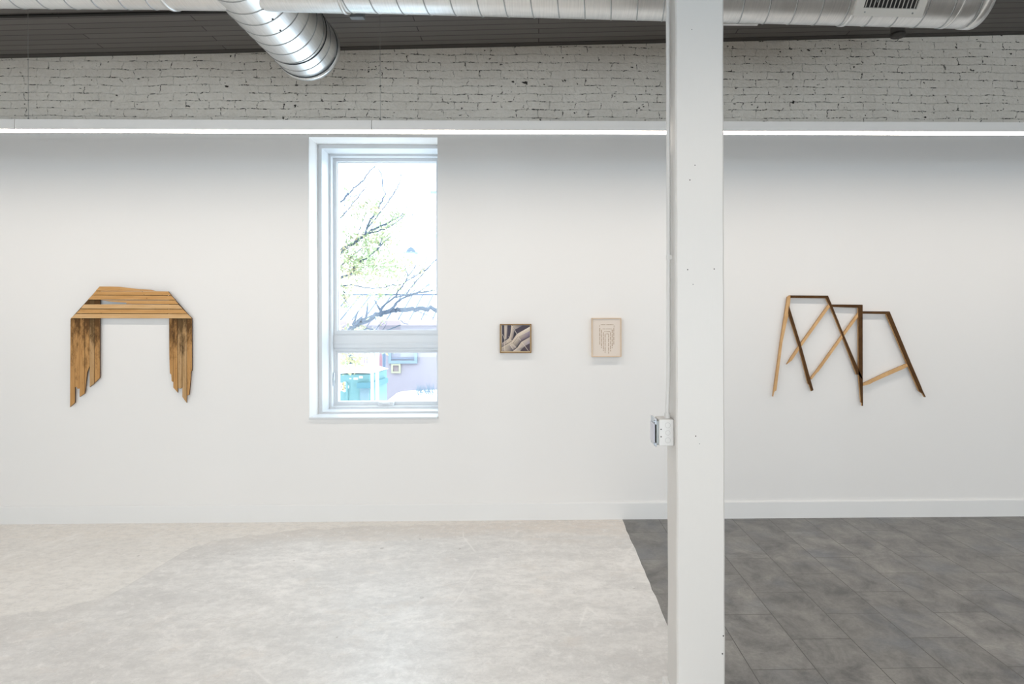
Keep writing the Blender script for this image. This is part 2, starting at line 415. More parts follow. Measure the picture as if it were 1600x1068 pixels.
bm = bmesh.new(); ring(bm, WX0, WX1, WZ0, WZ1, .034, .054, .43, .598); obj('window_frame', bm, M_white, win)
zt, zb = at(600, 521.5, .5).z, at(600, 545, .5).z
xi0, xi1 = WX0+.054, WX1-.054
bm = bmesh.new()
box(bm, xi0, xi1, .49, .59, zb+.012, zt-.012, .004)
box(bm, xi0, xi1, .503, .589, zt-.014, zt, .002); box(bm, xi0, xi1, .503, .589, zb, zb+.014, .002)
box(bm, xi0, xi1, .484, .50, zb+.045, zb+.062, .002)
obj('mullion', bm, M_white, win)
bm = bmesh.new(); ring(bm, xi0, xi1, zt, WZ1-.054, .0, .030, .50, .585); ring(bm, xi0, xi1, zt, WZ1-.054, .030, .036, .525, .58)
s_up = obj('sash', bm, M_white, win)
bm = bmesh.new(); zlow = at(600, 637.2, .5).z
ring(bm, xi0, xi1, zlow, zb, .0, .016, .50, .585); ring(bm, xi0, xi1, zlow+.002, zb-.002, .016, .034, .512, .583)
zgl = at(600, 626.3, .53).z; box(bm, xi0+.016, xi1-.016, .506, .58, zlow+.01, zgl, .003)
s_lo = obj('sash', bm, M_white, win)
# glass
M_glass = bpy.data.materials.new('window_glass'); M_glass.use_nodes = True; t = M_glass.node_tree
t.nodes.remove(t.nodes['Principled BSDF'])
tr = t.nodes.new('ShaderNodeBsdfTransparent'); tr.inputs[0].default_value = (.97, .985, .99, 1)
gl = t.nodes.new('ShaderNodeBsdfGlossy'); gl.inputs['Roughness'].default_value = .02; gl.inputs[0].default_value = (1, 1, 1, 1)
mx = t.nodes.new('ShaderNodeMixShader'); mx.inputs[0].default_value = .02
t.links.new(tr.outputs[0], mx.inputs[1]); t.links.new(gl.outputs[0], mx.inputs[2]); t.links.new(mx.outputs[0], t.nodes['Material Output'].inputs[0])
obj('glass_pane', boxm(xi0+.03, xi1-.03, .550, .556, zt+.02, WZ1-.08), M_glass, s_up)
obj('glass_pane', boxm(xi0+.03, xi1-.03, .550, .556, zlow+.02, zb-.02), M_glass, s_lo)
# stepped sill board + nosing
bm = boxm(WX0+.001, WX1-.001, -.022, .23, WZ0+.0005, WZ0+.017, .003); obj('window_sill', bm, M_white, win)
# folded crank handle and side lock
hz = at(603, 631.5, .47)
bm = boxm(at(591.5, 631, .47).x, at(615.5, 631, .47).x, .455, .512, hz.z-.022, hz.z+.024, .008)
box(bm, hz.x-.03, hz.x+.035, .445, .46, hz.z+.0, hz.z+.018, .004); obj('crank_handle', bm, M_white, win)
lk = at(522.5, 585, .49); bm = boxm(lk.x-.006, lk.x+.006, .47, .50, lk.z-.05, lk.z+.02, .003)
box(bm, lk.x-.004, lk.x+.004, .46, .475, lk.z-.10, lk.z-.02, .002); obj('sash_lock', bm, M_zinc, win)

# ------------------------------------------------------------------ linear pendant lamps
def pendant(name, y, z, x0, n, L, wires, led, label, group=None, w=.085, h=.066, last=1.0):
    t = empty(name, (x0, y, z), label, 'lamp', group)
    for k in range(n):
        a, b = x0+k*L+.0015, x0+(k+(last if k == n-1 else 1))*L-.0015
        bm = boxm(a, b, y-w/2, y+w/2, z, z+h)
        # open the bottom: side walls with a recessed lens
        bm.faces.ensure_lookup_table()
        obj('lamp_housing', bm, M_housing, t)
        bm = bmesh.new(); vs = [bm.verts.new(q) for q in ((a+.002, y-w/2+.004, z-.0015), (b-.002, y-w/2+.004, z-.0015), (b-.002, y+w/2-.004, z-.0015), (a+.002, y+w/2-.004, z-.0015))]
        bm.faces.new(vs)
        me = bpy.data.meshes.new('diffuser'); bm.normal_update()
        if bm.faces[:][0].normal.z > 0: bmesh.ops.reverse_faces(bm, faces=bm.faces[:])
        bm.transform(Matrix.Translation(-world_loc(t))); bm.to_mesh(me); bm.free(); me.materials.append(led)
        o = bpy.data.objects.new('diffuser', me); COL.objects.link(o); o.parent = t
    for x in wires:
        bm = tube(bmesh.new(), [(x, y, z+h-.002), (x, y, ceil_z(x, y)+.01)], .0011, 6)
        tube(bm, [(x, y, z+h-.002), (x, y, z+h+.022)], .005, 8)
        tube(bm, [(x, y, ceil_z(x, y)-.018), (x, y, ceil_z(x, y)+.01)], .02, 12)
        obj('suspension_wire', bm, M_wire, t)
    return t
YP = Yd(4.70)
J1, J2 = at(30, 205, YP).x, at(583, 205, YP).x; L8 = J2-J1
ZP = at(800, 203.5, YP-.0425).z
pendant('linear_pendant_light', YP, ZP, J1-L8, 5, L8, [at(44, 100, YP).x, at(594, 100, YP).x, at(1118, 100, YP).x], M_led,
        'long white linear pendant lamp running parallel to the gallery wall, above the window', last=1.0)
for k, yy in enumerate((-4.7, -8.0)):  # unseen pendant rows, added to even out the room's brightness
    lb = ['white linear pendant lamp of the row nearest behind the viewpoint', 'white linear pendant lamp closest to the rear wall'][k]
    pendant('linear_pendant_light', yy, ZP, J1-L8, 6, L8, [J1, J2, J2+L8, J2+2*L8], M_led2, lb, 'linear pendant lamps in rows', w=.10)

# ------------------------------------------------------------------ spiral duct
def frame_of(axis):
    w = axis.normalized(); u = Vector((0, 0, 1)); u = (u-w*u.dot(w)).normalized(); return w, u, w.cross(u)
def duct_tube(a, b, r, seg=64, cap0=False, cap1=False):
    bm = bmesh.new(); w, u, v = frame_of(b-a); n = max(2, int((b-a).length/.1)); rings = []
    for i in range(n+1):
        c = a.lerp(b, i/n); rings.append([bm.verts.new(c+(u*math.cos(t)+v*math.sin(t))*r) for t in [2*math.pi*k/seg for k in range(seg)]])
    for p, q in zip(rings, rings[1:]):
        for k in range(seg): bm.faces.new((p[k], p[(k+1) % seg], q[(k+1) % seg], q[k]))
    if cap0: bm.faces.new(rings[0][::-1])
    if cap1: bm.faces.new(rings[-1])
    return bm
def helix(a, b, r, pitch, hand=1, wd=.0045, ht=.0035, ph=0, seg=40):
    bm = bmesh.new(); w, u, v = frame_of(b-a); L = (b-a).length; n = int(L/pitch*seg); prev = None
    for i in range(n+1):
        s = L*i/n; t = hand*2*math.pi*s/pitch+ph; rad = u*math.cos(t)+v*math.sin(t); c = a+w*s
        cur = [bm.verts.new(c+w*dx+rad*(r+dr)) for dx, dr in ((-wd, -.001), (-wd*.6, ht), (wd*.6, ht), (wd, -.001))]
        if prev:
            for k in range(3): bm.faces.new((prev[k], prev[k+1], cur[k+1], cur[k]))
        prev = cur
    return bm
def band(c, w, r, wd, ht, seg=64):
    """raised ring round an axis"""
    bm = bmesh.new(); w, u, v = frame_of(w); rings = []
    for dx, dr in ((-wd/2, -.002), (-wd/2, ht), (wd/2, ht), (wd/2, -.002)):
        rings.append([bm.verts.new(c+w*dx+(u*math.cos(t)+v*math.sin(t))*(r+dr)) for t in [2*math.pi*k/seg for k in range(seg)]])
    for p, q in zip(rings, rings[1:]):
        for k in range(seg): bm.faces.new((p[k], p[(k+1) % seg], q[(k+1) % seg], q[k]))
    return bm
DT = 5.12; RT = .0459*DT; tc = at(480, 75, Yd(DT)); RM = .222
duct = empty('ventilation_duct', (tc.x, Yd(4.0), tc.z-RT), 'galvanised spiral ventilation duct hanging under the dark ceiling with a branch toward the brick wall', 'duct')
T0 = Vector((tc.x, -6.4, tc.z)); T1 = Vector((tc.x, Yd(DT), tc.z))
obj('branch_duct', duct_tube(T0, T1, RT, cap1=True), M_duct, duct, True)
obj('spiral_seam', helix(T0, T1-Vector((0, .0, 0)), RT, .15, 1, ph=.6), M_seam, duct, True)
yax = Vector((0, 1, 0))
obj('end_cap', band(T1-yax*.012, yax, RT, .045, .007), M_duct, duct, True)
obj('joint_ring', band(T1-yax*.045, yax, RT, .012, .004), M_joint, duct, True)
obj('joint_ring', band(T1-yax*.30, yax, RT, .010, .004), M_joint, duct, True)
# side runs left and right of the branch
dm = 4.02
cy = Yd(dm)
AL = Vector((tc.x, cy, tc.z)); pl = at(0, 13.6, cy+.4*RM)
BLx = XL+.1; zl = pl.z+.917*RM; BL = AL+(Vector((pl.x, cy, zl))-AL)*((BLx-AL.x)/(pl.x-AL.x))
pr = at(1511, 45.5, cy+.06+.4*RM); BR = Vector((pr.x, cy+.06, pr.z+.917*RM))
zmid = at(440, 17, cy+.4*RM).z+.917*RM; AL.z = zmid; AR = AL.copy()
BL = AL+(Vector((pl.x, cy, zl))-AL)*((BLx-AL.x)/(pl.x-AL.x))
wr = (BR-AR).normalized(); wl = (BL-AL).normalized()
SR, SL = AR+wr*(RT*.5), AL+wl*(RT*.5)
obj('side_duct', duct_tube(SL, BL, RM), M_duct, duct, True)
obj('side_duct', duct_tube(SR, BR, RM, cap1=True), M_duct, duct, True)
cL = AL+wl*((at(262, 10, cy).x-AL.x)/wl.x); cR = AR+wr*((at(536, 10, cy).x-AR.x)/wr.x)
obj('spiral_seam', helix(cL, BL, RM, .155, -1, ph=1), M_seam, duct, True)
obj('spiral_seam', helix(cR, BR, RM, .155, 1, ph=2), M_seam, duct, True)
obj('tee_collar', duct_tube(AL, cL, RM+.004), M_duct, duct, True)
obj('tee_collar', duct_tube(AR, cR, RM+.004), M_duct, duct, True)
for c, w in ((cL, wl), (cR, wr)):
    obj('joint_ring', band(c, w, RM, .02, .009), M_duct, duct, True)
cE = BR-wr*.0
obj('end_cap', band(cE-wr*.02, wr, RM, .05, .006), M_duct, duct, True)
obj('joint_ring', band(cE-wr*.17, wr, RM, .012, .004), M_duct, duct, True)
cG = AR+wr*((at(1330, 20, cy).x-AR.x)/wr.x); obj('joint_ring', band(cG, wr, RM, .02, .006), M_duct, duct, True)
rs = random.Random(5)
# supply register on the lower front of the right run
gx0, gx1 = at(1345, 20, cy-.15).x, at(1454, 20, cy-.15).x
ang = math.radians(47)                     # from straight down toward the viewer
nrm = Vector((0, -math.sin(ang), -math.cos(ang))); tan = Vector((0, -math.cos(ang), math.sin(ang)))
def cax(x): return AR+wr*((x-AR.x)/wr.x)
def gp(x, s, h): return cax(x)+nrm*(RM*.93+h)+tan*s
def gbox(bm, xa, xb, s0, s1, h0, h1):
    vs = [bm.verts.new(gp(x, s, h)) for x in (xa, xb) for s in (s0, s1) for h in (h0, h1)]
    for q in ((0,1,3,2),(4,6,7,5),(0,4,5,1),(2,3,7,6),(0,2,6,4),(1,5,7,3)): bm.faces.new([vs[i] for i in q])
S0, S1 = -.095, .095
bm = bmesh.new(); fw = .045
gbox(bm, gx0-.004, gx1+.004, S0, S0+fw, 0, .03); gbox(bm, gx0-.004, gx1+.004, S1-fw, S1, 0, .03)
gbox(bm, gx0-.004, gx0+fw, S0+fw, S1-fw, 0, .03); gbox(bm, gx1-fw, gx1+.004, S0+fw, S1-fw, 0, .03)
reg = obj('register', bm, M_regist, duct)
bm = bmesh.new(); gbox(bm, gx0+fw-.01, gx1-fw+.01, S0+fw-.01, S1-fw+.01, -.02, .0175); obj('register_throat', bm, M_hole, reg)
bm = bmesh.new(); nl = 13
for k in range(nl):
    x = gx0+fw+(gx1-gx0-2*fw)*(k+.5)/nl
    gbox(bm, x-.0014, x+.0014, S0+fw, S1-fw, .020, .028)
obj('louvre', bm, M_regist, reg)
for x in (gx0+.06, gx1-.06):
    bm = bmesh.new(); tube(bm, [gp(x, S0+.022, .029), gp(x, S0+.022, .032)], .005, 10); obj('screw', bm, M_seam, reg)
# screws on the branch
for px, py in ((411.5, 13.5), (438, 47.5), (426, 30)):
    r_ = CAMROT @ Vector(((px-800+SX)/FPX, -(py-534-SY)/FPX, -1)); O = Vector((0, -DC, H))
    # intersect with branch cylinder (axis along Y)
    ox, oz = O.x-tc.x, O.z-tc.z; A = r_.x**2+r_.z**2; B = 2*(ox*r_.x+oz*r_.z); C = ox**2+oz**2-RT**2
    t_ = (-B-math.sqrt(max(0, B*B-4*A*C)))/(2*A); q = O+r_*t_; nn = Vector((q.x-tc.x, 0, q.z-tc.z)).normalized()
    obj('screw', tube(bmesh.new(), [q-nn*.002, q+nn*.004], .006, 8), M_joint, duct)
# hanger straps
for x in (-3.2, .3, 1.6):
    base, w = (AL+wl*((x-AL.x)/wl.x), wl) if x < AL.x else (AR+wr*((x-AR.x)/wr.x), wr)
    zt_ = ceil_z(x, base.y)
    if zt_ > base.z+RM: obj('hanger_strap', boxm(x-.012, x+.012, base.y-.002, base.y+.002, base.z+RM-.004, zt_+.005), M_zinc, duct)

# ------------------------------------------------------------------ ceiling oddments
q = at(1403, 57, Yd(5.25)); zc_ = ceil_z(q.x, q.y)
bm = tube(bmesh.new(), [(q.x, q.y, q.z), (q.x, q.y, zc_+.02)], .052, 28)
tube(bm, [(q.x, q.y, q.z-.001), (q.x, q.y, q.z+.02)], .054, 28)
tag(obj('ceiling_pipe_stub', bm, M_darkpipe, None, True), 'short dark round pipe stub hanging from the ceiling in front of the brick', 'pipe')
q = at(557, 24, Yd(4.75)); zc_ = ceil_z(q.x, q.y)
bm = boxm(at(547, 20, q.y).x, at(569, 20, q.y).x, q.y-.02, q.y+.03, at(557, 28.5, q.y).z, zc_+.003, .004)
tag(obj('ceiling_junction_box', bm, mat('grey_blue_metal', (120, 128, 132), .5), None), 'small grey metal box on the dark ceiling behind the duct', 'box')
q = at(1160, 37, Yd(4.45)); x1_ = at(1184, 37, q.y).x; x0_ = x1_-.48; zc_ = ceil_z(q.x, q.y)
t = empty('ceiling_rail', (x1_, q.y, q.z), 'thin white rail with a black end clip below the duct, beside the column', 'rail')
obj('rail_body', boxm(x0_, x1_, q.y-.012, q.y+.012, q.z-.008, q.z+.001), M_trim, t)
obj('end_clip', boxm(x1_-.035, x1_, q.y-.01, q.y+.01, q.z+.001, q.z+.014), M_hole, t)
obj('rail_hanger', tube(bmesh.new(), [(x0_+.02, q.y, q.z), (x0_+.02, q.y, ceil_z(x0_, q.y)+.01)], .003, 8), M_wire, t)
obj('rail_hanger', tube(bmesh.new(), [(x1_-.02, q.y, q.z+.01), (x1_-.02, q.y, ceil_z(x1_, q.y)+.01)], .0015, 8), M_wire, t)

# ------------------------------------------------------------------ column with conduit and box
CY0 = Yd(2.84); cl, cr = at(1056.5, 510, CY0).x, at(1131.8, 510, CY0).x; CW = cr-cl; CY1 = CY0+CW*1.03
colt = empty('support_column', ((cl+cr)/2, (CY0+CY1)/2, 0), 'square white painted timber column standing at the edge of the tiled floor', 'column')
bm = bmesh.new(); rr = random.Random(8); N = 40; zt_ = ceil_z(cr, CY0)+.004; rings = []
for i in range(N+1):
    zz_ = zt_*i/N; o = [rr.uniform(-.0012, .0012) for _ in range(4)]; c = .006
    P = [(cl+c+o[0], CY0), (cr-c+o[1], CY0), (cr+o[1], CY0+c), (cr+o[2], CY1-c), (cr-c+o[2], CY1), (cl+c+o[3], CY1), (cl+o[3], CY1-c), (cl+o[0], CY0+c)]
    rings.append([bm.verts.new((x, y, zz_)) for x, y in P])
for p, q in zip(rings, rings[1:]):
    for k in range(8): bm.faces.new((p[k], p[(k+1) % 8], q[(k+1) % 8], q[k]))
bm.faces.new(rings[0][::-1]); bm.faces.new(rings[-1])
obj('post', bm, M_post, colt)
zp = at(1040, 1059.5, CY1).z
bm = bmesh.new(); e = .020
for a in ((cl-e, cl+.001, CY0-e, CY1+e), (cr-.001, cr+e, CY0-e, CY1+e), (cl, cr, CY1-.001, CY1+e)):
    box(bm, a[0], a[1], a[2] if a[0] != cl else a[2], a[3], 0, zp)
obj('column_base', bm, M_trim, colt)
for px, py, r in ((1086, 258, .0022), (1078, 281, .0026), (1074.5, 421, .0026), (1116, 420, .0026), (1083, 444, .0018), (1087, 681, .0026), (1093, 693, .0016), (1130.3, 993, .003), (1128.8, 1021, .003), (1081, 46, .0018)):
    q = at(px, py, CY0-.0008)
    obj('nail_hole', tube(bmesh.new(), [(q.x, q.y, q.z), (q.x, q.y+.003, q.z)], r, 10), M_hole, colt)
# junction box
BY0 = Yd(2.885); BY1 = BY0+.112
bx0 = at(1029.8, 675, BY0).x; bx1 = cl-.0012
bz1, bz0 = at(1040, 655, BY0).z, at(1040, 696.5, BY0).z
jb = empty('junction_box', (bx1, (BY0+BY1)/2, bz0), 'square white painted electrical box on the left face of the column', 'electrical box')
obj('box_body', boxm(bx0, bx1, BY0, BY1, bz0, bz1, .004), M_box, jb)
for k, py in enumerate((664, 675.8, 687.5)):
    q = at(1043.5, py, BY0)
    bm = bmesh.new(); sg = 28; R1, R2 = .0118 if k != 1 else .0105, .0106 if k != 1 else .0094
    a = [bm.verts.new((q.x+R1*math.cos(t), BY0-.0006, q.z+R1*math.sin(t))) for t in [2*math.pi*i/sg for i in range(sg)]]
    b = [bm.verts.new((q.x+R2*math.cos(t), BY0-.0009, q.z+R2*math.sin(t))) for t in [2*math.pi*i/sg for i in range(sg)]]
    for i in range(sg): bm.faces.new((a[i], a[(i+1) % sg], b[(i+1) % sg], b[i]))
    obj('knockout', bm, M_line, jb)
for py in (670.4, 682):
    q = at(1033, py, BY0-.0006); obj('screw_hole', tube(bmesh.new(), [(q.x, BY0-.0008, q.z), (q.x, BY0+.002, q.z)], .0026, 12), M_hole, jb)
M_ring = mat('plaster_ring_steel', linear=(.34, .35, .34), rough=.4, metal=.7)
obj('plaster_ring', boxm(bx0-.010, bx0+.001, BY0+.004, BY1-.004, bz0+.006, bz1-.006, .002), M_ring, jb)
for za, zb_ in ((bz0-.003, bz0+.014), (bz1-.022, bz1+.004)): obj('mounting_ear', boxm(bx0-.016, bx0-.010, BY0-.002, BY1+.004, za, zb_, .002), M_zinc, jb)
for za in (bz1-.010, bz0+.006): obj('screw', tube(bmesh.new(), [(bx0-.02, BY0+.018, za), (bx0-.004, BY0+.018, za)], .005, 10), M_zinc, jb)
obj('cover_plate', boxm(bx0-.020, bx0-.0155, BY0+.012, BY1-.002, bz0+.012, bz1-.020, .002), mat('cover_plate_white', (205, 205, 215), .4), jb)
# conduit with offset bend into the box
yc = (BY0+BY1)/2-.012
cxp = lambda px, py: at(px, py, yc).x
top = ceil_z(cl, yc)
pts = [(cxp(1043.6, 0), yc, top), (cxp(1043.7, 100), yc, 3.0), (cxp(1044.5, 300), yc, at(1044, 300, yc).z), (cxp(1044.6, 560), yc, at(1044, 560, yc).z)]
pts2 = smoothpath([pts[-1], (cxp(1044.4, 590), yc, at(1044, 590, yc).z), (cxp(1043.0, 630), yc, at(1044, 630, yc).z), (cxp(1042.6, 654), yc, bz1-.003)], 5)
ct = empty('electrical_conduit', (pts[-1][0], yc, bz1), 'thin white painted conduit running up the left edge of the column', 'conduit')
bm = tube(bmesh.new(), pts[:-1]+pts2, .0086, 18); obj('pipe', bm, M_box, ct, True)
zs = at(1044, 402, yc).z; xs = cxp(1044.5, 402)
bm = tube(bmesh.new(), [(xs, yc, zs-.009), (xs, yc, zs+.009)], .0105, 18); box(bm, xs, cl+.001, yc-.010, yc+.004, zs-.009, zs+.009)
obj('pipe_strap', bm, M_box, ct)
xb_ = pts2[-1][0]; obj('box_connector', tube(bmesh.new(), [(xb_, yc, bz1-.001), (xb_, yc, bz1+.022)], .0125, 16), M_box, ct)

# ------------------------------------------------------------------ wall sculpture of lath boards (left)
def crop_at(ox, oy, s): return lambda x, y, Y: at(ox+x/s, oy+y/s, Y)
c1 = crop_at(90, 430, 4.857)
sc1 = empty('lath_wall_sculpture', at(205, 497, 0), 'arch-shaped wall piece of worn wood laths with two ragged legs, left of the window', 'wall sculpture')
def plank(parent, conv, pts, yf, yb, m, edge=M_gap, name='plank', lab=None):
    P = [conv(x, y, yf) for x, y in pts]
    cx_ = sum(p.x for p in P)/len(P); cz_ = sum(p.z for p in P)/len(P)
    bm = bmesh.new(); prism(bm, P, Vector((0, yb-yf, 0)), 1, 0)
    o = obj(name, bm, [m, edge], parent)
    if lab: o['label'] = lab
    return o
YF = -.043
def board(pts, yf, yb, m, **k):
    ym = sum(p[1] for p in pts)/len(pts)
    plank(sc1, c1, [(x, y-.8 if y > ym+3 else y+.3) for x, y in pts], yf, yb, m, **k)
board([(318,84),(400,84),(475,86),(530,94),(620,103),(705,110),(742,118.5),(500,118),(289,117)], YF+.001, YF+.012, M_w1)
board([(287,120),(500,120.5),(744,120.5),(838,122),(862,151),(265,148)], YF, YF+.012, M_w1)
board([(261,151),(863,154),(893,186),(231,183.5)], YF+.001, YF+.012, M_w1)
board([(328,188),(893,189),(917,219.5),(520,216),(524,208),(400,198)], YF, YF+.012, M_w1, lab='plank split to a wedge on its left')
board([(200,220),(520,219),(918,222.5),(950,255),(176,252.5)], YF+.001, YF+.012, M_w2)
board([(173,256),(952,258),(984,290),(142,287.5)], YF, YF+.012, M_w1)
board([(139,291),(986,293),(1020,327),(100,325)], YF+.001, YF+.012, M_w2)
tl = lambda x: 327-(x-98)*1.095+3
trr = lambda x: 327-(1020-x)*1.126+3
YV = YF+.013
legs = [
 ([(98,tl(98)),(130,tl(130)),(131,600),(131,965),(94,999),(96,700)], M_w3),
 ([(132,tl(132)),(165,tl(165)),(166,600),(166,858),(150,860),(146,846),(132,848)], M_w3),
 ([(167,tl(167)),(204,tl(204)),(204,600),(205,895),(167,922)], M_w3),
 ([(206,tl(206)),(242,tl(242)),(242,688),(232,715),(223,738),(217,800),(207,888)], M_w3),
 ([(244,tl(244)),(281,tl(281)),(279,600),(277,820),(243,848)], M_w4),
 ([(283,tl(283)),(321,tl(321)),(320,600),(320,775),(305,792),(280,815),(282,500)], M_w3),
 ([(845,trr(845)),(874,trr(874)),(876,600),(875,808),(865,800),(862,752),(852,742),(847,600)], M_w3),
 ([(876,trr(876)),(909,trr(909)),(910,600),(911,889),(878,850)], M_w3),
 ([(911,trr(911)),(944,trr(944)),(944,600),(943,852),(932,858),(915,856),(912,600)], M_w4),
 ([(946,trr(946)),(979,trr(979)),(980,600),(979,966),(947,922)], M_w4),
 ([(981,trr(981)),(1018,trr(1018)),(1019,500),(1019,722),(1012,728),(1008,800),(998,905),(983,912),(982,600)], M_w3)]
for i, (pts_, m_) in enumerate(legs):
    plank(sc1, c1, pts_, YV+(i % 2)*.001, YV+.012, m_, lab='brown-stained lath of a leg')
for ya, yb_, xa, xb in ((127, 182, 325, 838), (223, 321, 323, 843)):
    obj('mounting_cleat', boxm(c1(xa, 200, 0).x, c1(xb, 200, 0).x, YF+.0125, -.0005, c1(140, yb_, 0).z, c1(140, ya, 0).z), M_gap, sc1)  # cleats coloured dark, painting the shade behind the plank seams

# ------------------------------------------------------------------ wall sculpture of sticks (right)
c2 = crop_at(1190, 440, 5.085)
sc2 = empty('stick_wall_sculpture', at(1330, 540, 0), 'angular wall piece of dark and pale wood sticks in overlapping trapezoids, right of the column', 'wall sculpture')
dk = [
 [(230,108),(528,110),(514,131),(230,128)],
 [(528,110),(558,182),(658,430),(803,768),(797,772),(772,738),(755,737),(641,432),(548,205),(510,130)],
 [(218,188),(316,510),(412,860),(396,869),(378,818),(368,808),(296,520),(211,250)],
 [(556,180),(803,182),(770,206),(566,200)],
 [(803,184),(804,820),(806,985),(799,986),(797,962),(790,958),(782,860),(771,745),(768,205)],
 [(803,234),(1018,235),(992,256),(805,253)],
 [(1018,236),(1192,655),(1268,830),(1280,862),(1305,915),(1298,917),(1280,888),(1252,868),(1160,660),(990,256)]]
lt = [
 [(224,107),(234,107),(231,128),(216,250),(166,480),(118,862),(106,869),(99,880),(93,912),(89,908),(98,850),(150,470),(206,120)],
 [(530,181),(557,180),(312,520),(240,626),(230,632),(200,656),(230,605),(288,520)],
 [(774,235),(801,233),(656,430),(452,714),(440,722),(398,776),(388,764),(446,690),(632,430)],
 [(1194,656),(1158,648),(1000,715),(805,808),(808,826),(862,812),(885,798),(1010,742),(1130,690)]]
for i, P in enumerate(dk): plank(sc2, c2, P, -.042+(i % 3)*.0010, -.022, M_d1, M_cut, 'stick', 'dark brown stick')
for i, P in enumerate(lt): plank(sc2, c2, P, -.038, -.016-.001*i, M_d2, M_cut, 'stick', 'pale wood stick')
for x, y in ((380, 119), (680, 191), (920, 243)):
    q = c2(x, y, 0); obj('wall_spacer', boxm(q.x-.01, q.x+.01, -.024, -.0004, q.z-.006, q.z+.006), M_cut, sc2)

# ------------------------------------------------------------------ framed painting
def frame4(bm, x0, x1, z0, z1, w, y0, y1): ring(bm, x0, x1, z0, z1, 0, w, y0, y1)
FY = -.040
f0, f1 = at(781, 506, FY), at(830.3, 551, FY)
t = empty('framed_painting', ((f0.x+f1.x)/2, 0, (f0.z+f1.z)/2), 'small framed abstract painting with pale bands crossing a dark purple ground', 'painting')
M_fr = wood('walnut_frame', (.30, .17, .055), (.20, .11, .035), (.10, .05, .02), 0, None, 'A')
bm = bmesh.new(); frame4(bm, f0.x, f1.x, f1.z, f0.z, .006, FY, -.0005)
obj('picture_frame', bm, M_fr, t)
obj('backing_board', boxm(f0.x+.006, f1.x-.006, -.030, -.0006, f1.z+.006, f0.z-.006), mat('frame_gap_cream', (205, 185, 150), .7), t)
c3 = crop_at(770, 490, 15.257)
M_paint = mat('painting_colours', rough=.55); g = G(M_paint)
ca = g.n('ShaderNodeVertexColor'); ca.layer_name = 'paint'; g.color(ca.outputs[0])
D = (58, 52, 68); Lg = (205, 190, 172); Md = (160, 148, 142); Tn = (186, 170, 152); Lv = (150, 138, 155); Dk = (36, 32, 38); Wh = (224, 212, 196)
polys = [
 ([(205,272),(885,272),(885,888),(205,888)], [D, (62,52,62), (70,52,62), (48,46,56)]),
 ([(200,272),(216,290),(216,700),(200,715)], [Lg, Lg, Tn, Tn]),
 ([(273,275),(350,275),(345,440),(335,600),(300,605),(280,590)], [Lg, Md, Md, (105,95,100), Lg, Lg]),
 ([(470,275),(720,275),(530,375)], [Tn, (80,76,95), Md]),
 ([(440,275),(465,280),(512,400),(500,520),(465,620),(400,570),(425,440)], [Lg, Lg, Md, (120,108,108), (95,85,88), Lg, Lg]),
 ([(512,400),(560,480),(500,560),(480,600)], [D, Dk, Dk, D]),
 ([(215,700),(400,570),(450,645),(300,730),(215,795)], [Md, Lg, Tn, Tn, (110,100,105)]),
 ([(600,550),(885,400),(885,535),(670,640)], [Tn, Lv, (95,82,105), (110,98,112)]),
 ([(600,550),(672,640),(560,800),(490,690)], [Lg, (100,92,100), (80,72,78), Tn]),
 ([(575,480),(885,305),(885,405),(592,550),(480,690),(215,845),(215,800),(450,655)], [Lg, Wh, Tn, Lg, Lg, Tn, Lg, Lg]),
 ([(215,850),(400,740),(485,690),(560,800),(490,850),(470,880),(215,888)], [Tn, Lg, Tn, Md, (120,108,108), (70,62,70), Md]),
 ([(285,815),(405,745),(478,862),(470,888),(290,888)], [Tn, Md, (90,84,94), (70,66,76), Tn]),
 ([(560,800),(672,655),(680,670),(580,810),(490,855)], [Dk, Dk, Dk, Dk, Dk]),
 ([(680,668),(885,550),(885,700),(775,760)], [Lg, Tn, Lv, Md]),
 ([(680,668),(775,760),(700,830),(650,888),(475,888),(585,805)], [Lg, Md, (110,102,108), Tn, Wh, Lg])]
bm = bmesh.new(); cl_ = bm.loops.layers.float_color.new('paint'); dy = -.0310
def ppoly(pts_, cols_):
    global dy
    vs = [bm.verts.new(c3(x, y, dy)) for x, y in pts_]; f = bm.faces.new(vs)
    for lp, cc in zip(f.loops, cols_): lp[cl_] = lin(cc)
    dy -= .00012
for a, b in polys: ppoly(a, b)
for x0, y0, x1, y1, w in ((470,290,572,482,9),(232,490,290,625,8),(598,552,672,640,7),(380,540,465,650,7),(692,672,850,884,8),(408,742,492,852,8),(284,620,284,888,8),(320,630,380,690,6),(400,690,560,800,5),(600,545,885,400,6),(470,690,590,550,5)):
    d = Vector((x1-x0, y1-y0)); nn = Vector((-d.y, d.x)).normalized()*w/2
    ppoly([(x0+nn.x, y0+nn.y), (x1+nn.x, y1+nn.y), (x1-nn.x, y1-nn.y), (x0-nn.x, y0-nn.y)], [Wh]*4)
me = bpy.data.meshes.new('canvas'); bm.transform(Matrix.Translation(-world_loc(t))); bm.to_mesh(me); bm.free(); me.materials.append(M_paint)
o = bpy.data.objects.new('canvas', me); COL.objects.link(o); o.parent = t

